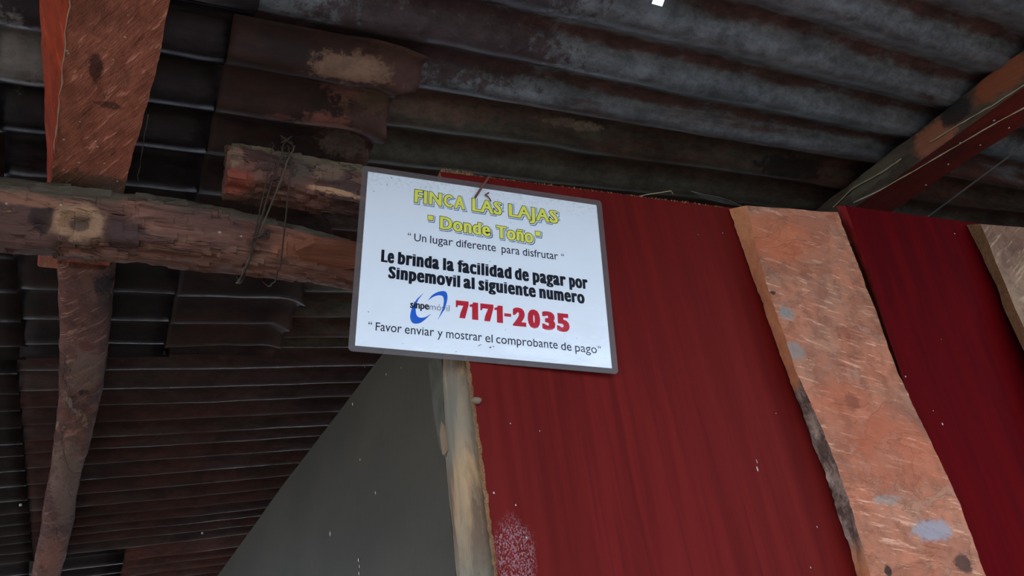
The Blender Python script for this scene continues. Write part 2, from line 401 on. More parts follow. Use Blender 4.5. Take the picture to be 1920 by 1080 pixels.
# batten 1
c7 = lambda x, y: (1300+x/1.479, 350+y/1.479)
BL = [(100, 62), (165, 250), (265, 530), (322, 680), (390, 870), (455, 1070)]
FL = [(148, 52), (200, 260), (282, 505), (362, 680), (432, 870), (492, 1078)]
FR = [(398, 72), (470, 250), (565, 510), (650, 690), (735, 870), (812, 1080)]
BTH = .030
S = [[onwall(c7(*a), .003), onwall(c7(*b), BTH), onwall(c7(*c_), BTH), onwall(c7(*c_), BTH)-WN*.028] for a, b, c_ in zip(BL, FL, FR)]
wz = lambda p: max(0, min(1, (zb0+.01-p.z)/.03))
bat1 = cross_slab('wall_board', extend(S), [m_bat, m_bark], front, n=420, ncol=10, jit=.0015, sidej=.0022, side_n=6, seed=5, cat_=False, wane=wz)
bat1['label'] = 'orange sawn board with bark on its left edge'
# red board 2
S = [[onwall((1568, 386), .022), onwall((1585, 386), .040), onwall((1850, 421), .040), onwall((1850, 421), .02)],
     [onwall((1626, 520), .020), onwall((1634, 520), .034), onwall((1900, 560), .036), onwall((1900, 560), .016)],
     [onwall((1650, 590), .012), onwall((1652, 590), .026), onwall((1925, 640), .028), onwall((1925, 640), .008)],
     [onwall((1700, 735), .006), onwall((1701, 735), .020), onwall((1990, 790), .022), onwall((1990, 790), .004)],
     [onwall((1830, 1080), .001), onwall((1831, 1080), .015), onwall((2110, 1120), .015), onwall((2110, 1120), .001)]]
def sh(S, d):  # slide a board sideways along the wall
    return [[p+WD*d for p in s] for s in S]
red2 = cross_slab('wall_board', extend(S), [m_red2, m_rede], front, n=160, ncol=6, jit=.0003, sidej=.0004, seed=8)
red2['label'] = 'deep red board between the two sawn boards'
# batten 2 at the right edge
S = [[onwall((1813, 421), .040), onwall((1838, 420), .062), onwall((2040, 436), .062), onwall((2040, 436), .036)],
     [onwall((1870, 540), .040), onwall((1888, 540), .062), onwall((2110, 560), .062), onwall((2110, 560), .036)],
     [onwall((1885, 585), .040), onwall((1905, 580), .062), onwall((2125, 600), .062), onwall((2125, 600), .036)],
     [onwall((1925, 670), .040), onwall((1945, 670), .062), onwall((2170, 700), .062), onwall((2170, 700), .036)]]
bat2 = cross_slab('wall_board', extend(S), [m_bat2, m_raw], front, n=160, ncol=6, jit=.001, sidej=.002, seed=9)
bat2['label'] = 'grey brown sawn board at the right end'
# backing boards added to stop daylight leaking between the wall boards
for za in (.25, .95, 1.62):
    q0 = WD*.38+WN*(WP-.035)+Vector((0, 0, za)); q0 = onwall((905, 500), -.03); q0.z = za
    V, F = [], []
    for d_ in (0, 1.3):
        for z_ in (0, .55 if za > 1.5 else .1):
            for n__ in (0, -.02): V.append(q0+WD*(.05+d_)+Vector((0, 0, min(z_, 2.06-za)))+WN*n__)
    F = [(0, 2, 6, 4), (1, 5, 7, 3), (0, 4, 5, 1), (2, 3, 7, 6), (0, 1, 3, 2), (4, 6, 7, 5)]
    mesh('leak_backing', V, F, m_raw, front, smooth=False)
# the wall goes on to the right, out of the picture
e0 = onwall((2130, 440), .0)
S = [[e0+WN*.0, e0+WN*.012, e0+WN*.012+WD*.4, e0+WD*.4]]
S.append([Vector((p.x, p.y, .01)) for p in S[0]])
cross_slab('wall_board', S, [m_red, m_rede], front, n=20, seed=3)
# frayed fibres along the cut edges of the first red board
def fibres(p0, p1, num, out, ln=.004):
    P = []
    for _ in range(num):
        p = p0.lerp(p1, random.random()); d = (out+Vector((random.uniform(-1, 1), random.uniform(-.6, .1), random.uniform(-.8, .8)))*.9).normalized()
        l = ln*random.uniform(.3, 1.2); q = p+d*l
        s = Vector((random.uniform(-1, 1), 0, random.uniform(-1, 1))).normalized()*.0007*random.uniform(.6, 1.7); u = WN*.0007
        P.append(([p-s, p+s, p+u, q], [(0, 1, 3), (1, 2, 3), (2, 0, 3), (0, 2, 1)]))
    return P
a, b = onwall((826, 322), .001), onwall((1368, 391), .001)
parts = fibres(a, b, 260, Vector((0, 0, 1)), .0035)+fibres(a, a.lerp(b, .10), 160, Vector((0, 0, 1)), .006)
le = [onwall(p, -.002) for p in ((826, 322), (846, 450), (879, 672), (911, 905), (934, 1080))]
for p, q in zip(le, le[1:]): parts += fibres(p, q, 120, -WD, .0045)
V, F = join(parts); o = mesh('frayed_fibre', V, F, m_raw, front, smooth=False); o['kind'] = 'stuff'
# bird lime and dust specks
m_speck = plain('white_droppings', rgb(190, 184, 176), .8)
sp = [((1420, 879), .0016, 3, 0), ((1419, 865), .0007, 6, 0), ((957, 794), .0012, 1, 0), ((1012, 808), .0009, 1.5, 0), ((926, 924), .0018, 1, 0), ((967, 947), .0012, 1.4, 0),
      ((987, 1008), .0016, 1, 0), ((1767, 795), .0018, 1.4, .03), ((1698, 706), .0016, 1, .036), ((1532, 988), .001, 2, 0), ((1455, 775), .0009, 1, 0), ((1309, 440), .0010, 1, 0),
      ((1790, 438), .0016, 1, .042), ((1765, 636), .0008, 1, .035), ((1355, 437), .0012, 1, 0), ((1750, 770), .0009, 1.2, .03), ((1520, 1064), .0009, 2, 0)]
V, F = join([blob(onwall(p, o_+.0002), r*.62, (1, .5, st_), i) for i, (p, r, st_, o_) in enumerate(sp)])
o = mesh('dropping_or_pinhole_speck', V, F, m_speck, front); o['kind'] = 'stuff'
coc = onwall((893, 751), .004)
V, F = blob(coc, .0046, (1.3, .8, .8), 9)
tag(mesh('insect_cocoon', V, F, plain('cocoon', rgb(128, 108, 88), .9), loc=coc), 'small pale cocoon stuck to the frayed edge of the red board', 'cocoon')
# ---- side wall: grey green sheet going away from the corner
side = thing('wall_left', None, None, (.315, 1.5, 0), kind='structure')
gg = G('grey_green_sheet'); n1 = gg.noise(gg.map((1, 1, 2.5), rot=(.5, 0, 0)), 3, 6, .6); n2 = gg.noise(gg.map((1, 3, .6), rot=(math.radians(20), 0, 0)), 40, 4, .7)
n3 = gg.noise(gg.c, 190, 3, .8)
c = gg.mix(gg.ramp(n1, .35, .7), rgb(58, 50, 36), rgb(70, 61, 46)); c = gg.mix(gg.ramp(n2, .5, .75, 0, .5), c, rgb(52, 44, 32))
c = gg.mix(gg.ramp(n3, .71, .78, 0, .7), c, rgb(150, 146, 132))
m_grey = gg.out(c, .7, 0, n2, .08, .001, .3)
ZT = CZ+.430
vs = []; fs = []
NX, NZ = 120, 24
for sd in (0, 1):
    for i in range(NX+1):
        for k in range(NZ+1):
            y = .738+(3.4-.738)*i/NX
            zt = ZT - .010*max(0, (y-1.6))
            z = .02+(zt-.02)*k/NZ
            vs.append((.315+.006*sd+.002*fbm(Vector((y*1.5, z, 0))), y, z))
def idx(s, i, k): return s*(NX+1)*(NZ+1)+i*(NZ+1)+k
for i in range(NX):
    for k in range(NZ):
        fs.append((idx(0, i, k), idx(0, i, k+1), idx(0, i+1, k+1), idx(0, i+1, k)))
        fs.append((idx(1, i, k), idx(1, i+1, k), idx(1, i+1, k+1), idx(1, i, k+1)))
for i in range(NX):
    fs.append((idx(0, i, NZ), idx(1, i, NZ), idx(1, i+1, NZ), idx(0, i+1, NZ)))
for k in range(NZ):
    fs.append((idx(0, NX, k), idx(0, NX, k+1), idx(1, NX, k+1), idx(1, NX, k))); fs.append((idx(0, 0, k), idx(1, 0, k), idx(1, 0, k+1), idx(0, 0, k+1)))
o = mesh('wall_sheet', vs, fs, m_grey, side, smooth=False); o['label'] = 'dusty grey green sheet'
P = [blob(onx(p, .3145), r*.55, (.4, 1, 1.6), i+30) for i, (p, r) in enumerate([((661, 758), .003), ((675, 862), .002), ((704, 924), .0025), ((619, 1001), .004), ((724, 702), .0018), ((684, 688), .0012), ((752, 690), .0015), ((672, 1050), .003), ((674, 1062), .0025), ((673, 1075), .003)])]
V, F = join(P); o = mesh('dropping_or_pinhole_speck', V, F, m_speck, side); o['kind'] = 'stuff'
# thin edge lath with a broken end
m_lath = plain('dusty_lath', rgb(86, 79, 64), .85, var=.3)
yb = lambda p: onx(p, .311)
L1 = [yb((800, 600)), yb((802, 667)), yb((812, 770)), yb((824, 838)), yb((832, 856))]
L2 = [yb((826, 600)), yb((828, 667)), yb((832, 770)), yb((839, 838)), yb((838, 856))]
V = []; F = []
for A, B in ((L1, L2),):
    n_ = len(A)
    for s in (0, 1):
        for p, q in zip(A, B): V += [p+Vector((.0035*s, 0, 0)), q+Vector((.0035*s, 0, 0))]
    for i in range(n_-1):
        a = 2*i; F += [(a, a+1, a+3, a+2), (a+2*n_, a+2+2*n_, a+3+2*n_, a+1+2*n_), (a, a+2, a+2+2*n_, a+2*n_), (a+1, a+1+2*n_, a+3+2*n_, a+3)]
    F += [(0, 2*n_, 2*n_+1, 1), (2*n_-2, 2*n_-1, 4*n_-1, 4*n_-2)]
mesh('edge_lath', V, F, m_lath, side, smooth=False)
V = [yb((829, 790)), yb((836, 800)), yb((841, 845)), yb((835, 853)), yb((831, 852)), yb((826, 815))]
V = [p-Vector((.001, 0, 0)) for p in V]+[p+Vector((.003, 0, 0)) for p in V]
F = [tuple(range(6)), tuple(range(6, 12))[::-1]]+[(i, (i+1) % 6, (i+1) % 6+6, i+6) for i in range(6)]
o = mesh('torn_splinter', V, F, plain('fresh_broken_wood', rgb(138, 112, 86), .9), side, smooth=False)
# ---- corner post
gp = G('pale_debarked_post'); n1 = gp.noise(gp.map((6, 6, .8)), 5, 6, .65, .5); n2 = gp.noise(gp.map((2, 2, 1)), 40, 5, .75); n3 = gp.noise(gp.c, 6, 3, .5)
c = gp.mix(gp.ramp(n1, .42, .58), rgb(190, 150, 108), rgb(112, 86, 66))
n4 = gp.noise(gp.map((5, 5, 1.3), loc=(3, 1, 0)), 12, 6, .7, .4)
c = gp.mix(gp.ramp(n4, .5, .62, 0, .6), c, rgb(150, 130, 104)); c = gp.mix(gp.ramp(n3, .42, .6, 0, .75), c, rgb(128, 122, 106)); c = gp.mix(gp.ramp(n2, .66, .74), c, rgb(92, 74, 60))
# grey-green weathering towards the foot
c = gp.mix(gp.ramp(gp.math('ADD', gp.sep()[2], gp.math('MULTIPLY', gp.math('SUBTRACT', n1, .5), .25)), CZ+.20, CZ+.06, 0, .85), c, gp.mix(gp.ramp(n2, .3, .7), rgb(100, 98, 86), rgb(140, 136, 118)))
m_post = gp.out(c, .85, 0, n1, .5, .003, .3)
post = thing('corner_post', 'pale debarked corner post between the grey sheet and the red board', 'post', (.345, .71, 0))
zs = 170; SEG = 28; vs = []; fs = []
cl = [onwall(p, -.013) for p in ((848, 500), (852, 672), (868, 860), (893, 1080))]
cl = cl+[down(cl[-2], cl[-1], .0)]
cc = lin(cl, zs)
for i, p in enumerate(cc):
    for k in range(SEG):
        an = 2*math.pi*k/SEG
        d = Vector((math.cos(an), math.sin(an), 0))
        r = .030*(1+.10*noise.noise(Vector((d.x*.8, d.y*.8, p.z*5)))+.05*noise.noise(Vector((d.x*3, d.y*3, p.z*26))))
        # squarish section, flattened where the boards are nailed on
        r *= 1/max(abs(d.x), abs(d.y))**.35
        cen = p+WD*.0245-WN*.034
        vs.append(cen+d*r)
for i in range(zs):
    for k in range(SEG):
        k2 = (k+1) % SEG; fs.append((i*SEG+k, (i+1)*SEG+k, (i+1)*SEG+k2, i*SEG+k2))
fs.append(tuple(range(SEG))); fs.append(tuple(zs*SEG+k for k in range(SEG))[::-1])
mesh('post_shaft', vs, fs, m_post, post)
sv, sf = tube([cc[0]+WD*.024-WN*.03, cc[0]+WD*.024-WN*.03+Vector((0, .10, .10))], .02, 8); 
# ================================================================== BEAMS
# sawn plank under the roof (left)
def strip(name, stations, mats, parent, n=200, cols=(5, 12, 3, 2), jit=.0012, seed=0, fmap=(0, 0, 0, 0)):
    """closed board: stations are rings of 4 corners"""
    L = [0]
    for a, b in zip(stations, stations[1:]): L.append(L[-1]+(Vector(b[1])-Vector(a[1])).length)
    vs = []; fs = []; fm = []; k = 0; m = sum(cols)
    for i in range(n+1):
        s = L[-1]*i/n
        while k < len(L)-2 and L[k+1] < s: k += 1
        t = (s-L[k])/(L[k+1]-L[k])
        R = [Vector(stations[k][q]).lerp(Vector(stations[k+1][q]), t) for q in range(4)]
        ctr = (R[0]+R[1]+R[2]+R[3])/4
        for q in range(4):
            for c_ in range(cols[q]):
                p = R[q].lerp(R[(q+1) % 4], c_/cols[q])
                d = (p-ctr).normalized()
                p = p+d*(jit*1.6*fbm(Vector((p.x*16, p.y*9, p.z*16+seed)))+jit*.7*noise.noise(Vector((p.x*70, p.y*45, p.z*70+seed))))
                vs.append(p)
    for i in range(n):
        j = 0
        for q in range(4):
            for c_ in range(cols[q]):
                a = i*m+j; b = i*m+(j+1) % m
                fs.append((a, a+m, b+m, b)); fm.append(fmap[q]); j += 1
    fs.append(tuple(range(m))); fm.append(0); fs.append(tuple(n*m+q for q in range(m))[::-1]); fm.append(0)
    o = mesh(name, vs, fs, mats, parent, fm=fm)
    md = o.modifiers.new('edges', 'EDGE_SPLIT'); md.split_angle = math.radians(48)
    return o
def zst(bl, br, tl, z, th=.035, tin=.0):
    A = onz(bl, z); B = onz(br, z); T = onz(tl, z+th) if tl else A+Vector((0, 0, th))
    return [T, A, B, B+Vector((0, 0, th))]
plank = thing('roof_plank', 'wide orange rough-sawn plank at the top left, above the log', 'plank', (-.05, .6, 2.16))
m_plank = wood('rough_sawn_orange_wood', rgb(190, 110, 86), rgb(176, 110, 90), (3, 1.4, 3), 4, saw=((0, 0, math.radians(62)), (22, 150, 16), .8), dark=.45, sawcol=.6, bs=1., ss=90,
               spots=[((-.01, -.01, -.01), (.02, .03, .05), rgb(120, 70, 56), .4), ((.0, .06, -.01), (.006, .022, .05), rgb(60, 38, 32), .8), ((.012, .115, -.01), (.014, .006, .05), rgb(62, 38, 34), .7),
                      ((.0, .26, -.01), (.07, .02, .08), rgb(110, 90, 66), .75), ((-.03, .5, -.01), (.05, .04, .05), rgb(196, 116, 80), .6)])
m_plank2 = wood('bright_orange_edge', rgb(196, 74, 40), rgb(168, 70, 44), (3, 1.4, 3), 6, saw=((0, 0, math.radians(-72)), (16, 220, 16), .45), dark=.4, sawcol=.4)
zb = .598
n0 = onz((138, -60), zb)
S = [zst((141, -95), (345, -95), (70, -95), zb), zst((130, 0), (320, 0), (75, 0), zb), zst((114, 160), (284, 160), (82, 160), zb), zst((98, 335), (236, 340), (89, 335), zb),
     zst((80, 455), (214, 462), (74, 452), zb), zst((74, 500), (200, 512), (70, 495), zb)]
# carry it back over the viewer's head to the eave
S = [[p+(p-q)*6 for p, q in zip(S[0], S[1])]]+S
S[0] = [Vector((p.x*.0+q.x+.0, p.y, q.z)) for p, q in zip(S[0], S[1])]
strip('plank_board', S, [m_plank, m_plank2], plank, n=320, cols=(6, 16, 4, 3), jit=.0014, seed=2, fmap=(1, 0, 0, 0))
# peeled splinters and chips on its face
P = []
mw = plain('pale_wood_chip', rgb(196, 168, 142), .9)
for (x, y, l) in [(125, 95, 6), (198, 90, 3), (235, 70, 5), (213, 112, 4), (150, 228, 4), (180, 265, 5), (205, 290, 3), (183, 275, 4), (128, 100, 5), (196, 306, 4), (200, 182, 3), (240, 28, 3), (148, 305, 5), (120, 262, 5), (213, 200, 2), (220, 340, 4)]:
    p = onz((x, y), zb-.0006); P.append(blob(p, .0005*l*.55, (1, .8, .6), x))
V, F = join(P); o = mesh('loose_chip', V, F, mw, plank); o['kind'] = 'stuff'
P = []
pts = [onz((130-.097*y+1.5*math.sin(y*.09)+random.uniform(-1.5, 1.5), y), zb-.0008) for y in range(0, 300, 12)]
P.append(tube(pts, [.0007*random.uniform(.5, 1.5) for _ in pts], 5))
V, F = join(P); mesh('raised_splinter', V, F, mw, plank)
# natural pole that carries on behind the log
pole = thing('roof_pole', 'crooked reddish pole narrowing away below the log at the left', 'pole', (-.06, 1.3, 2.1))
m_pole = wood('reddish_debarked_pole', rgb(118, 66, 54), rgb(140, 96, 80), (2.5, 1.2, 2.5), 9, saw=((0, 0, math.radians(55)), (12, 100, 9), .6), dark=.65, bs=1., flake=((2, .6, 2), rgb(84, 50, 44), rgb(176, 146, 130), .6),
              spots=[(tuple(onz((160, 420+300), .56)-Vector((-.06, 1.3, 2.1-CZ))-Vector((0, 0, CZ))), (.03, .09, .2), rgb(150, 122, 106), .5),
                     (tuple(onz((130, 900), .55)-Vector((-.06, 1.3, 2.1))), (.035, .25, .2), rgb(150, 120, 104), .7),
                     (tuple(onz((190, 560), .57)-Vector((-.06, 1.3, 2.1))), (.012, .03, .2), rgb(40, 26, 24), .8), (tuple(onz((150, 755), .56)-Vector((-.06, 1.3, 2.1))), (.006, .012, .2), rgb(30, 20, 20), .9),
                     (tuple(onz((160, 680), .56)-Vector((-.06, 1.3, 2.1))), (.012, .018, .2), rgb(120, 40, 28), .7), (tuple(onz((105, 1020), .52)-Vector((-.06, 1.3, 2.1))), (.03, .2, .2), rgb(176, 108, 86), .6)])
def pz(y): return roofz(-.07, y)-CZ
edges = [(506, 99, 216), (560, 102, 212), (630, 103, 206), (690, 104, 200), (760, 103, 190), (830, 97, 175), (900, 90, 155), (960, 78, 142), (1020, 70, 132), (1080, 58, 118), (1130, 47, 103)]
ctrs = []; rads = []
for (py, xa, xb) in edges:
    yy = 1.2
    for _ in range(12):
        z = pz(yy)-.062; A = onz((xa, py), z); B = onz((xb, py), z); yy = (A.y+B.y)/2
    ctrs.append((A+B)/2+Vector((0, 0, .0))); rads.append((B.x-A.x)/2)
nn_ = 150; C_ = cat(ctrs, nn_); SEG = 26; vs = []; fs = []
for i, p in enumerate(C_):
    t = i/nn_*(len(rads)-1); k = min(int(t), len(rads)-2); r = rads[k]+(rads[k+1]-rads[k])*(t-k)
    for q in range(SEG):
        an = 2*math.pi*q/SEG; d = Vector((math.cos(an), 0, math.sin(an)))
        rr = 1/max(abs(d.x), abs(d.z))**.55
        sx = r*.95*rr; sz = min(r, .030)*.9*rr
        nn1 = 1+.09*fbm(Vector((d.x*1.6, p.y*6, d.z*1.6+3)))+.05*noise.noise(Vector((d.x*4, p.y*30, d.z*4)))
        vs.append(p+Vector((d.x*sx*nn1, 0, d.z*sz*nn1+.030)))
for i in range(nn_):
    for q in range(SEG):
        q2 = (q+1) % SEG; fs.append((i*SEG+q, i*SEG+q2, (i+1)*SEG+q2, (i+1)*SEG+q))
fs.append(tuple(range(SEG))[::-1]); fs.append(tuple(nn_*SEG+q for q in range(SEG)))
mesh('pole_shaft', vs, fs, m_pole, pole)
# right hand purlin
pur = thing('roof_purlin', 'dark red and grey sawn roof beam at the upper right, above the red boards', 'beam', (1.19, .6, 2.24))
bo = Vector((1.19, .6, 2.24))
m_pur = wood('grey_orange_beam_side', rgb(74, 62, 50), rgb(96, 80, 64), (3, 1.2, 3), 15, saw=((math.radians(80), 0, 0), (14, 200, 14), .3), dark=.5,
             spots=[(tuple(onx((1880, 150), 1.155)-bo), (.1, .05, .026), rgb(160, 84, 50), .8), (tuple(onx((1760, 252), 1.155)-bo), (.1, .045, .028), rgb(178, 106, 76), .8),
                    (tuple(onx((1792, 210), 1.155)-bo), (.1, .03, .022), rgb(44, 42, 38), .95), (tuple(onx((1640, 330), 1.155)-bo), (.1, .06, .02), rgb(124, 116, 92), .5)])
m_pur2 = wood('red_beam_underside', rgb(112, 32, 20), rgb(92, 32, 24), (3, 1.2, 3), 16, dark=.4)
def psec(y, xl=1.148, xr=1.238, zl=.690, zr=.690):
    zt = roofz(1.19, y)-.014
    return [Vector((xl+.004, y, zt)), Vector((xl, y, CZ+zl)), Vector((xr, y, CZ+zr)), Vector((xr, y, zt))]
S = [psec(-.4), psec(.3), psec(.5), psec(.7, 1.15, 1.235), psec(1.0, 1.14, 1.235), psec(1.42, 1.14, 1.23)]
strip('beam_timber', S, [m_pur, m_pur2], pur, n=260, cols=(7, 8, 3, 3), jit=.002, seed=12, fmap=(0, 1, 1, 1))
msl = plain('pale_splinter', rgb(190, 172, 144), .85)
P = []
for pts_, r in (([(1920, 160), (1860, 198), (1800, 232), (1745, 266)], .0012), ([(1690, 298), (1650, 325), (1600, 352), (1562, 388)], .0013)):
    q = [onx(p, 1.1465) for p in lin([Vector((a, b, 0)) for a, b in pts_], 14)]
    P.append(tube([v_+Vector((0, 0, random.uniform(-.0006, .0006))) for v_ in q], [r*random.uniform(.6, 1.2) for _ in q], 5))
V, F = join(P); mesh('raised_splinter', V, F, msl, pur)
q = [onz(p, .6885) for p in lin([Vector((a, b, 0)) for a, b in [(1925, 200), (1850, 240), (1740, 305), (1650, 357), (1600, 380)]], 20)]
V, F = tube([v_+Vector((random.uniform(-.0008, .0008), 0, 0)) for v_ in q], [.0011*random.uniform(.6, 1.3) for _ in q], 5)
mesh('raised_splinter', V, F, msl, pur)
P = [blob(onz(p, .688), .0016, (1, 1, .6), i) for i, p in enumerate([(1778, 308), (1736, 347), (1892, 240), (1800, 268), (1864, 226), (1838, 272)])]
V, F = join(P); o = mesh('dropping_or_pinhole_speck', V, F, m_speck, pur); o['kind'] = 'stuff'
# hanging cable beside the beam
ca, cb = onz((1735, 408), .655), onz((1930, 262), .655)
d = cb-ca; pts = [ca-d*1.2+d*(t*3.4/24)+Vector((0, 0, -.002*math.sin(t/24*math.pi))) for t in range(25)]
V, F = tube(pts, .0016, 8)
tag(mesh('hanging_cable', V, F, plain('grey_cable', rgb(92, 88, 80), .7), loc=ca), 'thin grey cable stretched below the roof behind the right hand beam', 'cable')
# ---- the log and its short companion
def log(name, P0, R0, parent, mat, n=260, SEG=44, seed=0, knot=None, flat=0, bark=.10, endj=.0, gouge=()):
    vs = []; fs = []
    P1 = cat([p for p in P0], n)
    for i, p in enumerate(P1):
        t = i/n*(len(R0)-1); k = min(int(t), len(R0)-2); r = R0[k]+(R0[k+1]-R0[k])*(t-k)
        for q in range(SEG):
            an = 2*math.pi*q/SEG; d = Vector((0, math.cos(an), math.sin(an)))
            f = 1+bark*fbm(Vector((p.x*4+seed, d.y*1.3, d.z*1.3)))+bark*.8*noise.noise(Vector((p.x*11+seed, d.y*3.2, d.z*3.2)))
            # long lifted bark ridges with sharp steps
            s_ = noise.noise(Vector((p.x*7+seed, d.y*2.1+5, d.z*2.1)))
            f += bark*.8*(1 if s_ > .1 else 0) + bark*.55*(1 if noise.noise(Vector((p.x*14, d.y*4.5+seed, d.z*4.5))) > .15 else 0)
            f += bark*.5*noise.noise(Vector((p.x*45, d.y*9, d.z*9+seed)))+bark*.25*noise.noise(Vector((p.x*120, d.y*16, d.z*16+seed)))-bark*1.0
            rr = r*f
            if flat and d.z > .55: rr *= .55/d.z*(1) + (1-.55/d.z)*.35
            pos = p+d*rr
            if knot:
                kc, ka, kr = knot
                u = math.hypot((p.x-kc)/1.35, (an-ka)*r)
                pos += d*(.0085*math.exp(-((u-kr)/(kr*.38))**2)-.007*math.exp(-(u/(kr*.55))**2))
            for (gx, ga, gw, gl, gd) in gouge:
                u = math.exp(-((p.x-gx)/gl)**2-((an-ga)/gw)**2); pos -= d*gd*u
            if endj and (i < 3 or i > n-3): pos.x += endj*noise.noise(Vector((seed, d.y*3, d.z*3)))
            vs.append(pos)
    for i in range(n):
        for q in range(SEG):
            q2 = (q+1) % SEG; fs.append((i*SEG+q, (i+1)*SEG+q, (i+1)*SEG+q2, i*SEG+q2))
    b = len(vs); vs += [P1[0]+Vector((.0, 0, 0)), P1[-1]]
    for q in range(SEG):
        q2 = (q+1) % SEG; fs.append((b, q, q2)); fs.append((b+1, n*SEG+q2, n*SEG+q))
    o = mesh(name, vs, fs, mat, parent)
    md = o.modifiers.new('edges', 'EDGE_SPLIT'); md.split_angle = math.radians(42)
    return o
lo = Vector((.1, .86, CZ+.555))
lg = thing('log_beam', 'long knotty brown log lying across the left under the plank', 'log', lo)
kpt = onz((152, 437), .545); kx = kpt.x
kr_ = Vector((0, -.86, -.52)).normalized(); ka = math.atan2(kr_.z, kr_.y) % (2*math.pi)
kl = tuple(Vector((kx, .878, CZ+.552))+kr_*.041-lo)
m_log = wood('knotty_log_bark', rgb(124, 80, 66), rgb(140, 102, 86), (.8, 5, 5), 21, dark=.7, bs=1., flake=((.45, 1.6, 1.6), rgb(78, 56, 52), rgb(158, 114, 88), .7), top=(-.004, .012, rgb(96, 88, 72)),
             spots=[(kl, (.029, .03, .021), rgb(184, 142, 108), .8), (kl, (.012, .03, .0095), rgb(96, 76, 64), .9), (tuple(Vector(kl)+Vector((-.038, 0, .004))), (.012, .03, .016), rgb(50, 38, 36), .8),
                    (tuple(Vector(kl)+Vector((.045, 0, -.004))), (.02, .03, .018), rgb(84, 60, 58), .8), (tuple(Vector(kl)+Vector((-.05, 0, .022))), (.05, .02, .008), rgb(164, 112, 88), .7),
                    ((.10, -.03, -.025), (.05, .03, .02), rgb(168, 104, 76), .75), ((.0, -.03, .01), (.03, .03, .006), rgb(170, 92, 68), .7), ((-.03, -.04, -.005), (.05, .03, .02), rgb(86, 62, 58), .5)])
pts = [Vector((-.95, .91, CZ+.52)), Vector((-.5, .897, CZ+.538)), Vector((-.14, .885, CZ+.552)), Vector((-.03, .876, CZ+.552)), Vector((.1, .866, CZ+.547)), Vector((.18, .868, CZ+.541)), Vector((.25, .872, CZ+.535)), Vector((.32, .876, CZ+.530)), Vector((.42, .88, CZ+.528))]
log('log_trunk', pts, [.046, .045, .0435, .0435, .042, .0385, .034, .031, .03], lg, m_log, n=760, seed=3, knot=(kx, ka, .017), flat=0, bark=.10,
    gouge=[(kx+.04, ka-.2, .5, .018, .006), (kx-.04, ka+.3, .4, .012, .006)])
# the long torn sliver under the right end of the log
sl = [(555, 470), (575, 500), (600, 512), (632, 507), (668, 500), (700, 492), (700, 470), (640, 462), (590, 458)]
V = [onz(p, .512)+Vector((0, .0, .002*math.sin(i))) for i, p in enumerate(sl)]
V2 = [v_+Vector((0, .008, .014)) for v_ in V]; k = len(V)
o = mesh('torn_sliver', V+V2, [tuple(range(k)), tuple(range(k, 2*k))[::-1]]+[(i, (i+1) % k, (i+1) % k+k, i+k) for i in range(k)],
         wood('torn_orange_wood', rgb(168, 104, 76), rgb(140, 84, 64), (1, 8, 8), 31, dark=.4), lg, smooth=False)
P = [blob(onz(p, z_), r_, (1, .8, .7), i) for i, (p, z_, r_) in enumerate([((115, 385), .53, .0018), ((12, 382), .53, .0016), ((412, 436), .52, .002), ((452, 443), .5, .0014)])]
V, F = join(P); o = mesh('loose_chip', V, F, mw, lg); o['kind'] = 'stuff'
so = Vector((.17, .80, CZ+.605))
sl_ = thing('short_log', 'short flaking log tied on top of the long log, its cut end to the left', 'log', so)
m_sl = wood('flaking_log_bark', rgb(116, 76, 64), rgb(134, 102, 88), (1, 3.4, 3.4), 27, dark=.7, bs=1., flake=((1, 2, 2), rgb(70, 52, 48), rgb(150, 116, 98), .7), top=(.010, .018, rgb(120, 108, 84)),
            spots=[((-.07, -.02, -.03), (.02, .03, .012), rgb(150, 70, 50), .7), ((-.075, -.03, .0), (.01, .03, .02), rgb(150, 120, 96), .6), ((.035, -.03, .0), (.022, .03, .016), rgb(140, 112, 90), .6),
                   ((.06, -.03, .012), (.012, .03, .007), rgb(206, 176, 144), .8), ((-.0, -.03, .005), (.02, .03, .03), rgb(84, 72, 62), .8), ((.05, -.02, -.026), (.035, .03, .004), rgb(206, 156, 118), .8)])
pts = [Vector((.090, .795, CZ+.600)), Vector((.14, .797, CZ+.601)), Vector((.2, .80, CZ+.603)), Vector((.27, .803, CZ+.604)), Vector((.34, .806, CZ+.604))]
log('log_trunk', pts, [.0345, .0345, .034, .034, .033], sl_, m_sl, n=200, seed=11, bark=.13, endj=.006)
# wire binding both logs together
wr = thing('wire_tie', 'rusty twisted wire tie binding the short log to the long log', 'wire', (.155, .83, CZ+.5))
m_wire = plain('rusty_wire', rgb(74, 60, 50), .8, .2)
m_wire2 = plain('dusty_wire', rgb(96, 86, 70), .85, .1)
def loop(x0, x1, sk, gap=.0055, ph=0):
    hull = []
    for t in range(40):
        a = 2*math.pi*t/40+ph; d = Vector((0, math.cos(a), math.sin(a)))
        best = None
        for c_, r_ in ((Vector((0, .868, CZ+.543)), .043), (Vector((0, .798, CZ+.602)), .037)):
            v_ = c_+d*(r_+gap)
            if best is None or v_.dot(d) > best.dot(d): best = v_
        x = x0+(x1-x0)*math.sin(math.pi*t/40)+sk*(best.z-CZ-.57)
        hull.append(Vector((x+random.uniform(-.0012, .0012), best.y, best.z)))
    return hull+[hull[0]]
for i, (x0, x1, sk, r_, mm) in enumerate([(.134, .140, .20, .0013, m_wire), (.137, .147, .30, .0011, m_wire2), (.150, .160, -.06, .0010, m_wire), (.128, .133, .10, .0008, m_wire)]):
    V, F = tube(cat(loop(x0, x1, sk), 120), r_, 6); mesh('wire_loop', V, F, mm, wr)
V = []
parts = []
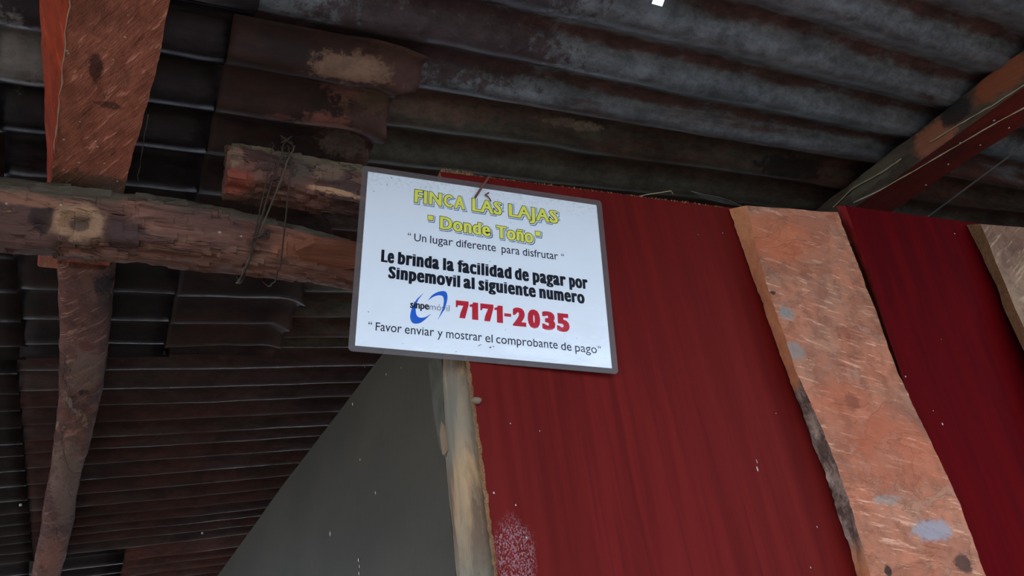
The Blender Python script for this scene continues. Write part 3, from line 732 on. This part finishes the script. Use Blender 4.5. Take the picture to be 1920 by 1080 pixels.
for kx_, kz_, px_ in ((.158, .64, (570, 318)), (.135, .53, (512, 455))):
    c_ = onz(px_, kz_)-Vector((0, .01, .0)) if kz_ < .6 else Vector((.158, .776, CZ+.6435))
    if kz_ < .6: c_ = Vector((.137, .815, CZ+.528))
    pts = [c_+Vector((random.uniform(-1, 1)*.010, random.uniform(-1, 1)*.005, random.uniform(-1, 1)*.010)) for _ in range(12)]
    parts.append(tube(cat(pts, 70), .0012, 6))
for V, F in parts: mesh('wire_twist', V, F, m_wire, wr)
# strand of cobweb beside the plank
a, b = onz((277, 215), .63), onz((258, 338), .615)
V, F = tube([a.lerp(b, t/12)+Vector((random.uniform(-1, 1)*.0012, 0, 0)) for t in range(13)], [.0004*random.uniform(.6, 2.6) for _ in range(13)], 5)
tag(mesh('cobweb_strand', V, F, plain('grey_cobweb', rgb(92, 88, 84), .95), loc=a), 'thin dusty cobweb strand hanging just right of the wide plank', 'cobweb')
# dead leaves and twig on top of the wall
lf = onwall((1330, 378), -.035); lm = plain('dry_leaf', rgb(92, 86, 78), .9)
V = []; F = []; nl = 14
for i in range(nl+1):
    t = i/nl; w = .013*math.sin(math.pi*min(1, t*1.02))**.7+.0003
    c_ = onwall((1296+95*t, 360+28*t), -.03)
    for s in (-1, 0, 1): V.append(c_+Vector((0, .012*s*math.sin(math.pi*t), s*w*.5+.002*(1-s*s))))
for i in range(nl):
    for s in (0, 1): a = i*3+s; F.append((a, a+1, a+4, a+3))
o = mesh('dry_leaf', V, F, lm, loc=lf); m_ = o.modifiers.new('thickness', 'SOLIDIFY'); m_.thickness = .0006
tag(o, 'curled grey dry leaf lying on the top edge of the first red board', 'leaf')
a = onwall((1180, 372), -.006); b = onwall((1258, 358), -.004)
V, F = tube([a, a.lerp(b, .4)+Vector((0, 0, .001)), b, onwall((1262, 364), -.003)], [.0005, .0007, .0008, .0005], 6)
tag(mesh('dry_twig', V, F, plain('dry_straw', rgb(160, 142, 110), .9), loc=a), 'thin straw coloured twig on the top edge of the red board', 'twig')
# ================================================================== SIGN
O = Vector((0.22979227, 0.68452946, 0.54555972+CZ))
ax = Vector((1.00012984, -0.17000637, -0.10351326)).normalized()
ay = -Vector((-0.09185646, 0.03963812, -0.97552219)).normalized()
az = ax.cross(ay).normalized(); ay = az.cross(ax).normalized()
SM = Matrix(((ax.x, ay.x, az.x, O.x), (ax.y, ay.y, az.y, O.y), (ax.z, ay.z, az.z, O.z), (0, 0, 0, 1)))
sign = thing('notice_sign', 'white laminated notice with a phone number, nailed to the red board', 'sign', mat=SM)
K = .001
# white paper
def bend(x, y): return 0.0
gq = G('printed_white_paper'); nn = gq.noise(gq.c, 22, 5, .6); n5 = gq.noise(gq.c, 240, 3, .7)
c = gq.mix(gq.ramp(nn, .5, .8, 0, .3), rgb(248, 250, 252), rgb(236, 238, 236))
dirt = gq.math('MULTIPLY', gq.ramp(gq.math('ADD', gq.sep()[1], gq.math('MULTIPLY', gq.math('SUBTRACT', nn, .5), .05)), -.03, .002), gq.ramp(n5, .5, .64))
c = gq.mix(gq.math('MULTIPLY', dirt, .28), c, rgb(168, 158, 146))
m_paper = gq.out(c, .45, 0, None, spec=.3)
gl = G('clear_laminate'); tr = gl.n('ShaderNodeBsdfTransparent'); gs = gl.n('ShaderNodeBsdfGlossy'); gs.inputs['Roughness'].default_value = .12
bm_ = gl.n('ShaderNodeBump'); gl.L(gl.noise(gl.c, 34, 4, .6), bm_.inputs['Height']); bm_.inputs['Strength'].default_value = .6; bm_.inputs['Distance'].default_value = .002
gl.t.links.new(bm_.outputs[0], gs.inputs['Normal'])
lw = gl.n('ShaderNodeFresnel'); lw.inputs[0].default_value = 1.35
mx = gl.n('ShaderNodeMixShader'); gl.t.links.new(lw.outputs[0], mx.inputs[0]); gl.t.links.new(tr.outputs[0], mx.inputs[1]); gl.t.links.new(gs.outputs[0], mx.inputs[2])
gl.t.links.new(mx.outputs[0], gl.t.nodes['Material Output'].inputs[0]); m_film = gl.m
gl = G('milky_laminate_edge'); tr = gl.n('ShaderNodeBsdfTransparent'); tr.inputs[0].default_value = (.62, .58, .56, 1)
mx = gl.n('ShaderNodeMixShader'); mx.inputs[0].default_value = .30
gl.b.inputs['Base Color'].default_value = rgb(150, 138, 136)+(1,); gl.b.inputs['Roughness'].default_value = .3
gl.t.links.new(tr.outputs[0], mx.inputs[1]); gl.t.links.new(gl.b.outputs[0], mx.inputs[2]); gl.t.links.new(mx.outputs[0], gl.t.nodes['Material Output'].inputs[0])
m_edge = gl.m
pw, ph_ = 279*K, 216*K
def prism(poly, z0, z1):
    n = len(poly); V = [(x, y, z0) for x, y in poly]+[(x, y, z1) for x, y in poly]
    return V, [tuple(range(n))[::-1], tuple(range(n, 2*n))]+[(i, (i+1) % n, (i+1) % n+n, i+n) for i in range(n)]
V, F = prism([(0, -ph_), (pw, -ph_), (pw, 0), (0, 0)], 0, .00025); local('paper', V, F, m_paper, sign)
# laminate pouch: rounded corners, milky rim, clear film over the print
def rounded(x0, y0, x1, y1, r, n=6):
    P = []
    for cx, cy, a0 in ((x1-r, y0+r, -90), (x1-r, y1-r, 0), (x0+r, y1-r, 90), (x0+r, y0+r, 180)):
        for i in range(n+1):
            a = math.radians(a0+90*i/n); P.append((cx+r*math.cos(a), cy+r*math.sin(a)))
    return P
ox0, oy0, ox1, oy1 = -6.5*K, -222.5*K, 286*K, 7.5*K
outer = rounded(ox0, oy0, ox1, oy1, 5*K); inner = rounded(-.2*K, -ph_-.2*K, pw+.2*K, .2*K, .3*K)
n = len(outer); V = []; F = []
for z in (-.0002, .0006):
    V += [(x, y, z) for x, y in outer]+[(x, y, z) for x, y in inner]
for i in range(n):
    j = (i+1) % n
    F += [(i, n+i, n+j, j), (2*n+i, 2*n+j, 3*n+j, 3*n+i), (i, j, 2*n+j, 2*n+i), (n+i, 3*n+i, 3*n+j, n+j)]
local('laminate_border', V, F, m_edge, sign)
V = [(0, -ph_, .0008), (pw, -ph_, .0008), (pw, 0, .0008), (0, 0, .0008)]
V, F = prism([(0, -ph_), (pw, -ph_), (pw, 0), (0, 0)], .00075, .00085); local('laminate_film', V, F, m_film, sign)
# lettering
def inkmat(name, c): 
    g = G(name); return g.out(c, .5, 0, None, spec=.2)
i_blk = inkmat('black_ink', rgb(14, 18, 32)); i_nav = inkmat('dark_blue_grey_ink', rgb(28, 36, 58)); i_yel = inkmat('yellow_ink', rgb(250, 244, 104))
i_out = inkmat('dark_olive_outline', rgb(48, 52, 24)); i_wht = inkmat('white_ink', rgb(250, 252, 255)); i_sha = inkmat('blue_grey_print_shadow', rgb(120, 148, 178))
i_red = inkmat('red_ink', rgb(206, 30, 52)); i_blu = inkmat('blue_ink', rgb(30, 104, 208)); i_gry = inkmat('grey_ink', rgb(110, 120, 140))
def glyphs(txt, offset=0., spacing=1., res=3):
    cu = bpy.data.curves.new('t', 'FONT'); cu.body = txt; cu.size = 1; cu.offset = offset; cu.space_character = spacing; cu.resolution_u = res
    ob = bpy.data.objects.new('t', cu); COL.objects.link(ob)
    dg = bpy.context.evaluated_depsgraph_get(); me = bpy.data.meshes.new_from_object(ob.evaluated_get(dg))
    vs = [v.co.copy() for v in me.vertices]; fs = [tuple(p.vertices) for p in me.polygons]
    bpy.data.objects.remove(ob); bpy.data.curves.remove(cu); bpy.data.meshes.remove(me)
    return vs, fs
hv, _ = glyphs('H'); CAP = max(v.y for v in hv)
XH = max(v.y for v in glyphs('x')[0]); ASC = max(v.y for v in glyphs('d')[0])
def word(txt, x0, x1, yb_, h, offset=0., spacing=1., z=.0003, shifts=(0,), dy=0, slope=0., ref=None, xh=None, desc=1.):
    """lettering fitted between x0 and x1 (mm), baseline yb_ (mm down), capital height h (mm)"""
    vs, fs = glyphs(txt, offset, spacing)
    rv = vs if ref is None else glyphs(txt, ref, spacing)[0]
    a = min(v.x for v in rv); b = max(v.x for v in rv); sx = (x1-x0)/(b-a); sy = h/CAP
    if xh and txt.lower() != txt.upper():
        o2 = max(0, offset)*.8
        def ry(v):
            y = v.y
            if y < -.03: return -.03+(y+.03)*desc
            if y <= XH+o2+.012: return y*xh*CAP/XH
            a_ = XH+o2+.012; b_ = ASC+o2
            return a_*xh*CAP/XH+(y-a_)*((CAP+o2)-a_*xh*CAP/XH)/(b_-a_)
        up_ = txt[0].isupper()
        # capital first letters keep their own height
        cut = None
        if up_:
            c0 = max(v.x for v in glyphs(txt[0], offset, spacing)[0])
            cut = c0+.012
        vs = [Vector((v.x, v.y if (cut and v.x < cut) else ry(v), 0)) for v in vs]
    V = []; F = []
    for s in shifts:
        n0_ = len(V); V += [((x0+(v.x-a)*sx+s)*K, -(yb_+slope*(v.x-a)*sx-v.y*sy+dy)*K, z+.00001*shifts.index(s)) for v in vs]
        F += [tuple(i+n0_ for i in f) for f in fs]
    return V, F
def letters(name, ws, mat, z=.0003):
    V, F = join(ws); return local(name, V, F, mat, sign)
def base(L, x):  # L = (xa, ya, xb, yb)
    return L[1]+(L[3]-L[1])*(x-L[0])/(L[2]-L[0])
T1 = (53.7, 33.2, 227.5, 35.3); T2 = (83.7, 64.2, 195.1, 67.6)
head = [('FIN', 54.4, 85.4, T1, 17.4), ('A', 100.6, 112.7, T1, 17.4), ('LAS', 121.8, 157.2, T1, 17.4), ('LAJAS', 166, 226.8, T1, 17.4), ('Donde', 84.4, 142.8, T2, 16.4), ('Toño', 150.4, 194.4, T2, 16.4),
        ('"', 70.6, 75.8, (0, 65, 100, 65), 15.6), ('"', 198, 203.4, (0, 67, 100, 67), 15.6)]
def arc_c(x0, x1, yb_, h, grow, z, w=3.4):
    """an open letter C: a thick arc, grown outwards for its outline layers"""
    cx, cy, rx, ry = (x0+x1)/2+.9, yb_-h/2, (x1-x0)/2+.9-w/2, h/2-w/2+.2
    A = []; B = []; N_ = 30; gap = 44-grow*5
    for i in range(N_+1):
        a = math.radians(gap+(360-2*gap)*i/N_); ca_, sa = math.cos(a), math.sin(a)
        n_ = Vector((ca_/rx, sa/ry)).normalized(); hw = w/2+grow
        A.append(((cx+rx*ca_+n_.x*hw)*K, -(cy-ry*sa-n_.y*hw)*K, z)); B.append(((cx+rx*ca_-n_.x*hw)*K, -(cy-ry*sa+n_.y*hw)*K, z))
    return A+B, [(i, i+1, N_+2+i, N_+1+i) for i in range(N_)]
for nm, mt, off, z, ddx, ddy in (('title_drop_shadow', i_sha, .092, .00030, 1.2, 1.2), ('title_white_halo', i_wht, .092, .00035, .1, .0), ('title_outline', i_out, .048, .00042, 0, 0), ('title_lettering', i_yel, .014, .00050, 0, 0)):
    letters(nm, [word(t, a+ddx, b+ddx, base(L, a), h-.6, off, 1.10 if t[0] != '"' else 1, z, shifts=(-.65, -.3, 0, .3, .65), dy=ddy-.6, slope=(L[3]-L[1])/(L[2]-L[0]), ref=.030, xh=.76) for t, a, b, L, h in head]+[arc_c(88+ddx, 98.8+ddx, base(T1, 93)+ddy-.6, 16.8, (off-.014)*24, z)], mt)
L3 = (55.6, 84.4, 149.2, 85.2)
letters('slogan_lettering', [word(t, a, b, base(L3, a), 9.6, .004, xh=.74) for t, a, b in [('Un', 55.6, 69.1), ('lugar', 73.4, 99.3), ('diferente', 103.0, 149.2), ('para', 156.0, 177.4), ('disfrutar', 181.2, 224.1), ('\u201c', 48.4, 51.8), ('\u201c', 228.2, 231.5)]], i_nav)
L4 = (20.9, 115.4, 256.5, 119.6); L5 = (29.8, 134.3, 253., 139.1); SH = (-.8, -.4, 0, .4, .8)
letters('payment_lettering', [word(t, a+.55, b-.55, base(L4, a), 14.6, .016, 1.16, shifts=SH, slope=.0178, xh=.80, desc=.75) for t, a, b in [('Le', 20.9, 34.5), ('brinda', 38.9, 84.0), ('la', 88.7, 100.6), ('facilidad', 105.0, 166.8), ('de', 170.9, 187.2), ('pagar', 192.1, 231.8), ('por', 236.0, 258.5)]], i_blk)
letters('payment_lettering', [word(t, a+.55, b-.55, base(L5, a), 13.9, .016, 1.16, shifts=SH, slope=.0215, xh=.80, desc=.75) for t, a, b in [('Sinpemovil', 29.5, 107.7), ('al', 111.8, 124.0), ('siguiente', 128.7, 194.5), ('numero', 199.1, 253.0)]], i_blk)
L7 = (19.4, 197.2, 263., 200.)
letters('request_lettering', [word(t, a, b, base(L7, a), 9.2, .004, xh=.74) for t, a, b in [('Favor', 19.4, 46.2), ('enviar', 49.5, 80.3), ('y', 83.9, 89.4), ('mostrar', 93.1, 132.0), ('el', 135.5, 143.7), ('comprobante', 147.5, 217.1), ('de', 220.9, 233.1), ('pago', 237.3, 263.0), ('\u201c', 11.9, 15.5), ('\u201d', 264.5, 267.7)]], i_nav)
# phone number, heavy slab figures
def poly(P, x0, x1, yb_, h, z=.0003): return [((x0+x*(x1-x0))*K, -(yb_-y*h)*K, z) for x, y in P], [tuple(range(len(P)))]
SEV = [(.28, 0), (.72, 0), (.80, .22), (1.0, .80), (1.0, 1.0), (0, 1.0), (0, .60), (.12, .60), (.17, .72), (.58, .72), (.36, .30)]
ONE = [(.28, 0), (1, 0), (1, 1), (.42, 1), (.34, .90), (0, .84), (0, .72), (.28, .72)]
L6 = (103.3, 173.3, 232.4, 176.2)
ws = []
for ch, a, b in [('7', 103.3, 117.4), ('1', 118.5, 128.0), ('7', 130.4, 145.2), ('1', 146.2, 155.7)]:
    ws.append(poly(SEV if ch == '7' else ONE, a, b, base(L6, a), 20.8))
ws.append(poly([(0, .42), (1, .42), (1, .60), (0, .60)], 157.3, 165, base(L6, 158), 20.8))
for ch, a, b in [('2', 166.8, 182.0), ('0', 183.9, 198.4), ('3', 200.5, 215.9), ('5', 217.6, 232.7)]:
    ws.append(word(ch, a+1, b-1, base(L6, a)+.2, 20., .042, shifts=(-1., -.5, 0, .5, 1.), ref=.042))
letters('phone_number', ws, i_red)
# logo
Lg = (54.2, 167.1, 96.3, 166.2)
def cres(P, Q):
    A = cat([Vector((x, y, 0)) for x, y in P], 40); B = cat([Vector((x, y, 0)) for x, y in Q], 40)
    V = [(p.x*K, -p.y*K, .00028) for p in A]+[(p.x*K, -p.y*K, .00028) for p in B]
    return V, [(i, i+1, 41+i+1, 41+i) for i in range(40)]
c1 = cres([(68.2, 147.6), (60.5, 157), (56.2, 167), (54.4, 177), (56, 183.2), (60, 185.2), (67, 182.6), (77, 171.6)], [(68.2, 147.6), (62.2, 157.5), (60.2, 166), (60.6, 173), (62.3, 176.4), (65.2, 177.6), (70.5, 176.4), (77, 171.6)])
c2 = cres([(72.8, 156.6), (77.5, 149.3), (84, 144.6), (90.2, 143), (93.4, 145.6), (93.8, 153), (90.6, 165), (83.6, 178.6)], [(72.8, 156.6), (78.6, 151.4), (84, 148.9), (87.8, 149), (89.6, 151.2), (90, 156.6), (88.4, 165.5), (83.6, 178.6)])
letters('logo_swoosh', [c1, c2], i_blu)
letters('logo_lettering', [word('sinpe', 54.2, 74.0, 167.2, 7.6, .016, xh=.75, z=.0004, shifts=(-.2, 0, .2))], i_blk)
letters('logo_lettering', [word('móvil', 74.6, 96.3, 167.0, 7.6, -.008, z=.0004)], i_gry)
# specks under the film
P = []
for (x, y, l, w, a) in [(129.5, 203, 5, .9, -35), (141, 204.5, 3, 1.6, -15), (144.5, 203, 2.2, .8, 30), (142, 99, 2, .8, 0), (27, 4, 3, .8, 80), (22, 14, 3, .7, 85), (8, 26, 1.3, 1, 0), (166, 24.5, 1.4, 1, 0), (168, 43, 1.2, .8, 0), (158, 182, 2, .5, 80), (226, 180, 1.5, .5, 60), (240, 184, 1.3, .6, 0), (104, 213, 1.5, .8, 10), (156, 21, 1.4, .8, 0), (48, 209, 1.2, .6, 0), (11, 177, 1.4, 1, 0)]:
    ca_, sa = math.cos(math.radians(a)), math.sin(math.radians(a)); q = []
    for i in range(8):
        t = 2*math.pi*i/8; u = l/2*math.cos(t)*random.uniform(.7, 1.2); v_ = w/2*math.sin(t)*random.uniform(.6, 1.3)
        q.append(((x+u*ca_-v_*sa)*K, -(y+u*sa+v_*ca_)*K, .0004))
    P.append((q, [tuple(range(8))]))
V, F = join(P); o = local('dirt_speck', V, F, inkmat('dirt', rgb(92, 88, 84)), sign); o['kind'] = 'stuff'
# the nail
nl0 = SM @ Vector((126*K, -13.5*K, .001)); nl1 = nl0+(-WN*-.03)*0
hd = ray((917, 331)); tip = EYE+hd*((WP+.026)/hd.dot(WN))
nail = thing('rusty_nail', 'rusty bent nail holding the top of the white notice', 'nail', nl0)
m_nail = plain('rusty_iron', rgb(116, 76, 66), .7, .3)
V, F = tube(cat([nl0+WN*-.004, nl0+WN*.002, nl0.lerp(tip, .5)+WN*.001, tip], 16), .0014, 8, .05); mesh('nail_shank', V, F, m_nail, nail)
dv = (tip-nl0).normalized(); V, F = tube([tip-dv*.0003, tip+dv*.0008], [.0020, .0021], 12); mesh('nail_head', V, F, m_nail, nail)
hk = [SM @ Vector((x*K, -y*K, z*K)) for x, y, z in ((141.5, 6, 2), (139, 9, 3.5), (137, 10.5, 2.5), (140, 11.5, 2), (143, 15, 1.6), (144, 17.5, 1.4))]
V, F = tube(cat(hk, 24), .0008, 6); tag(mesh('wire_hook', V, F, m_nail, loc=hk[0]), 'tiny bent rusty wire beside the nail on the white notice', 'wire')
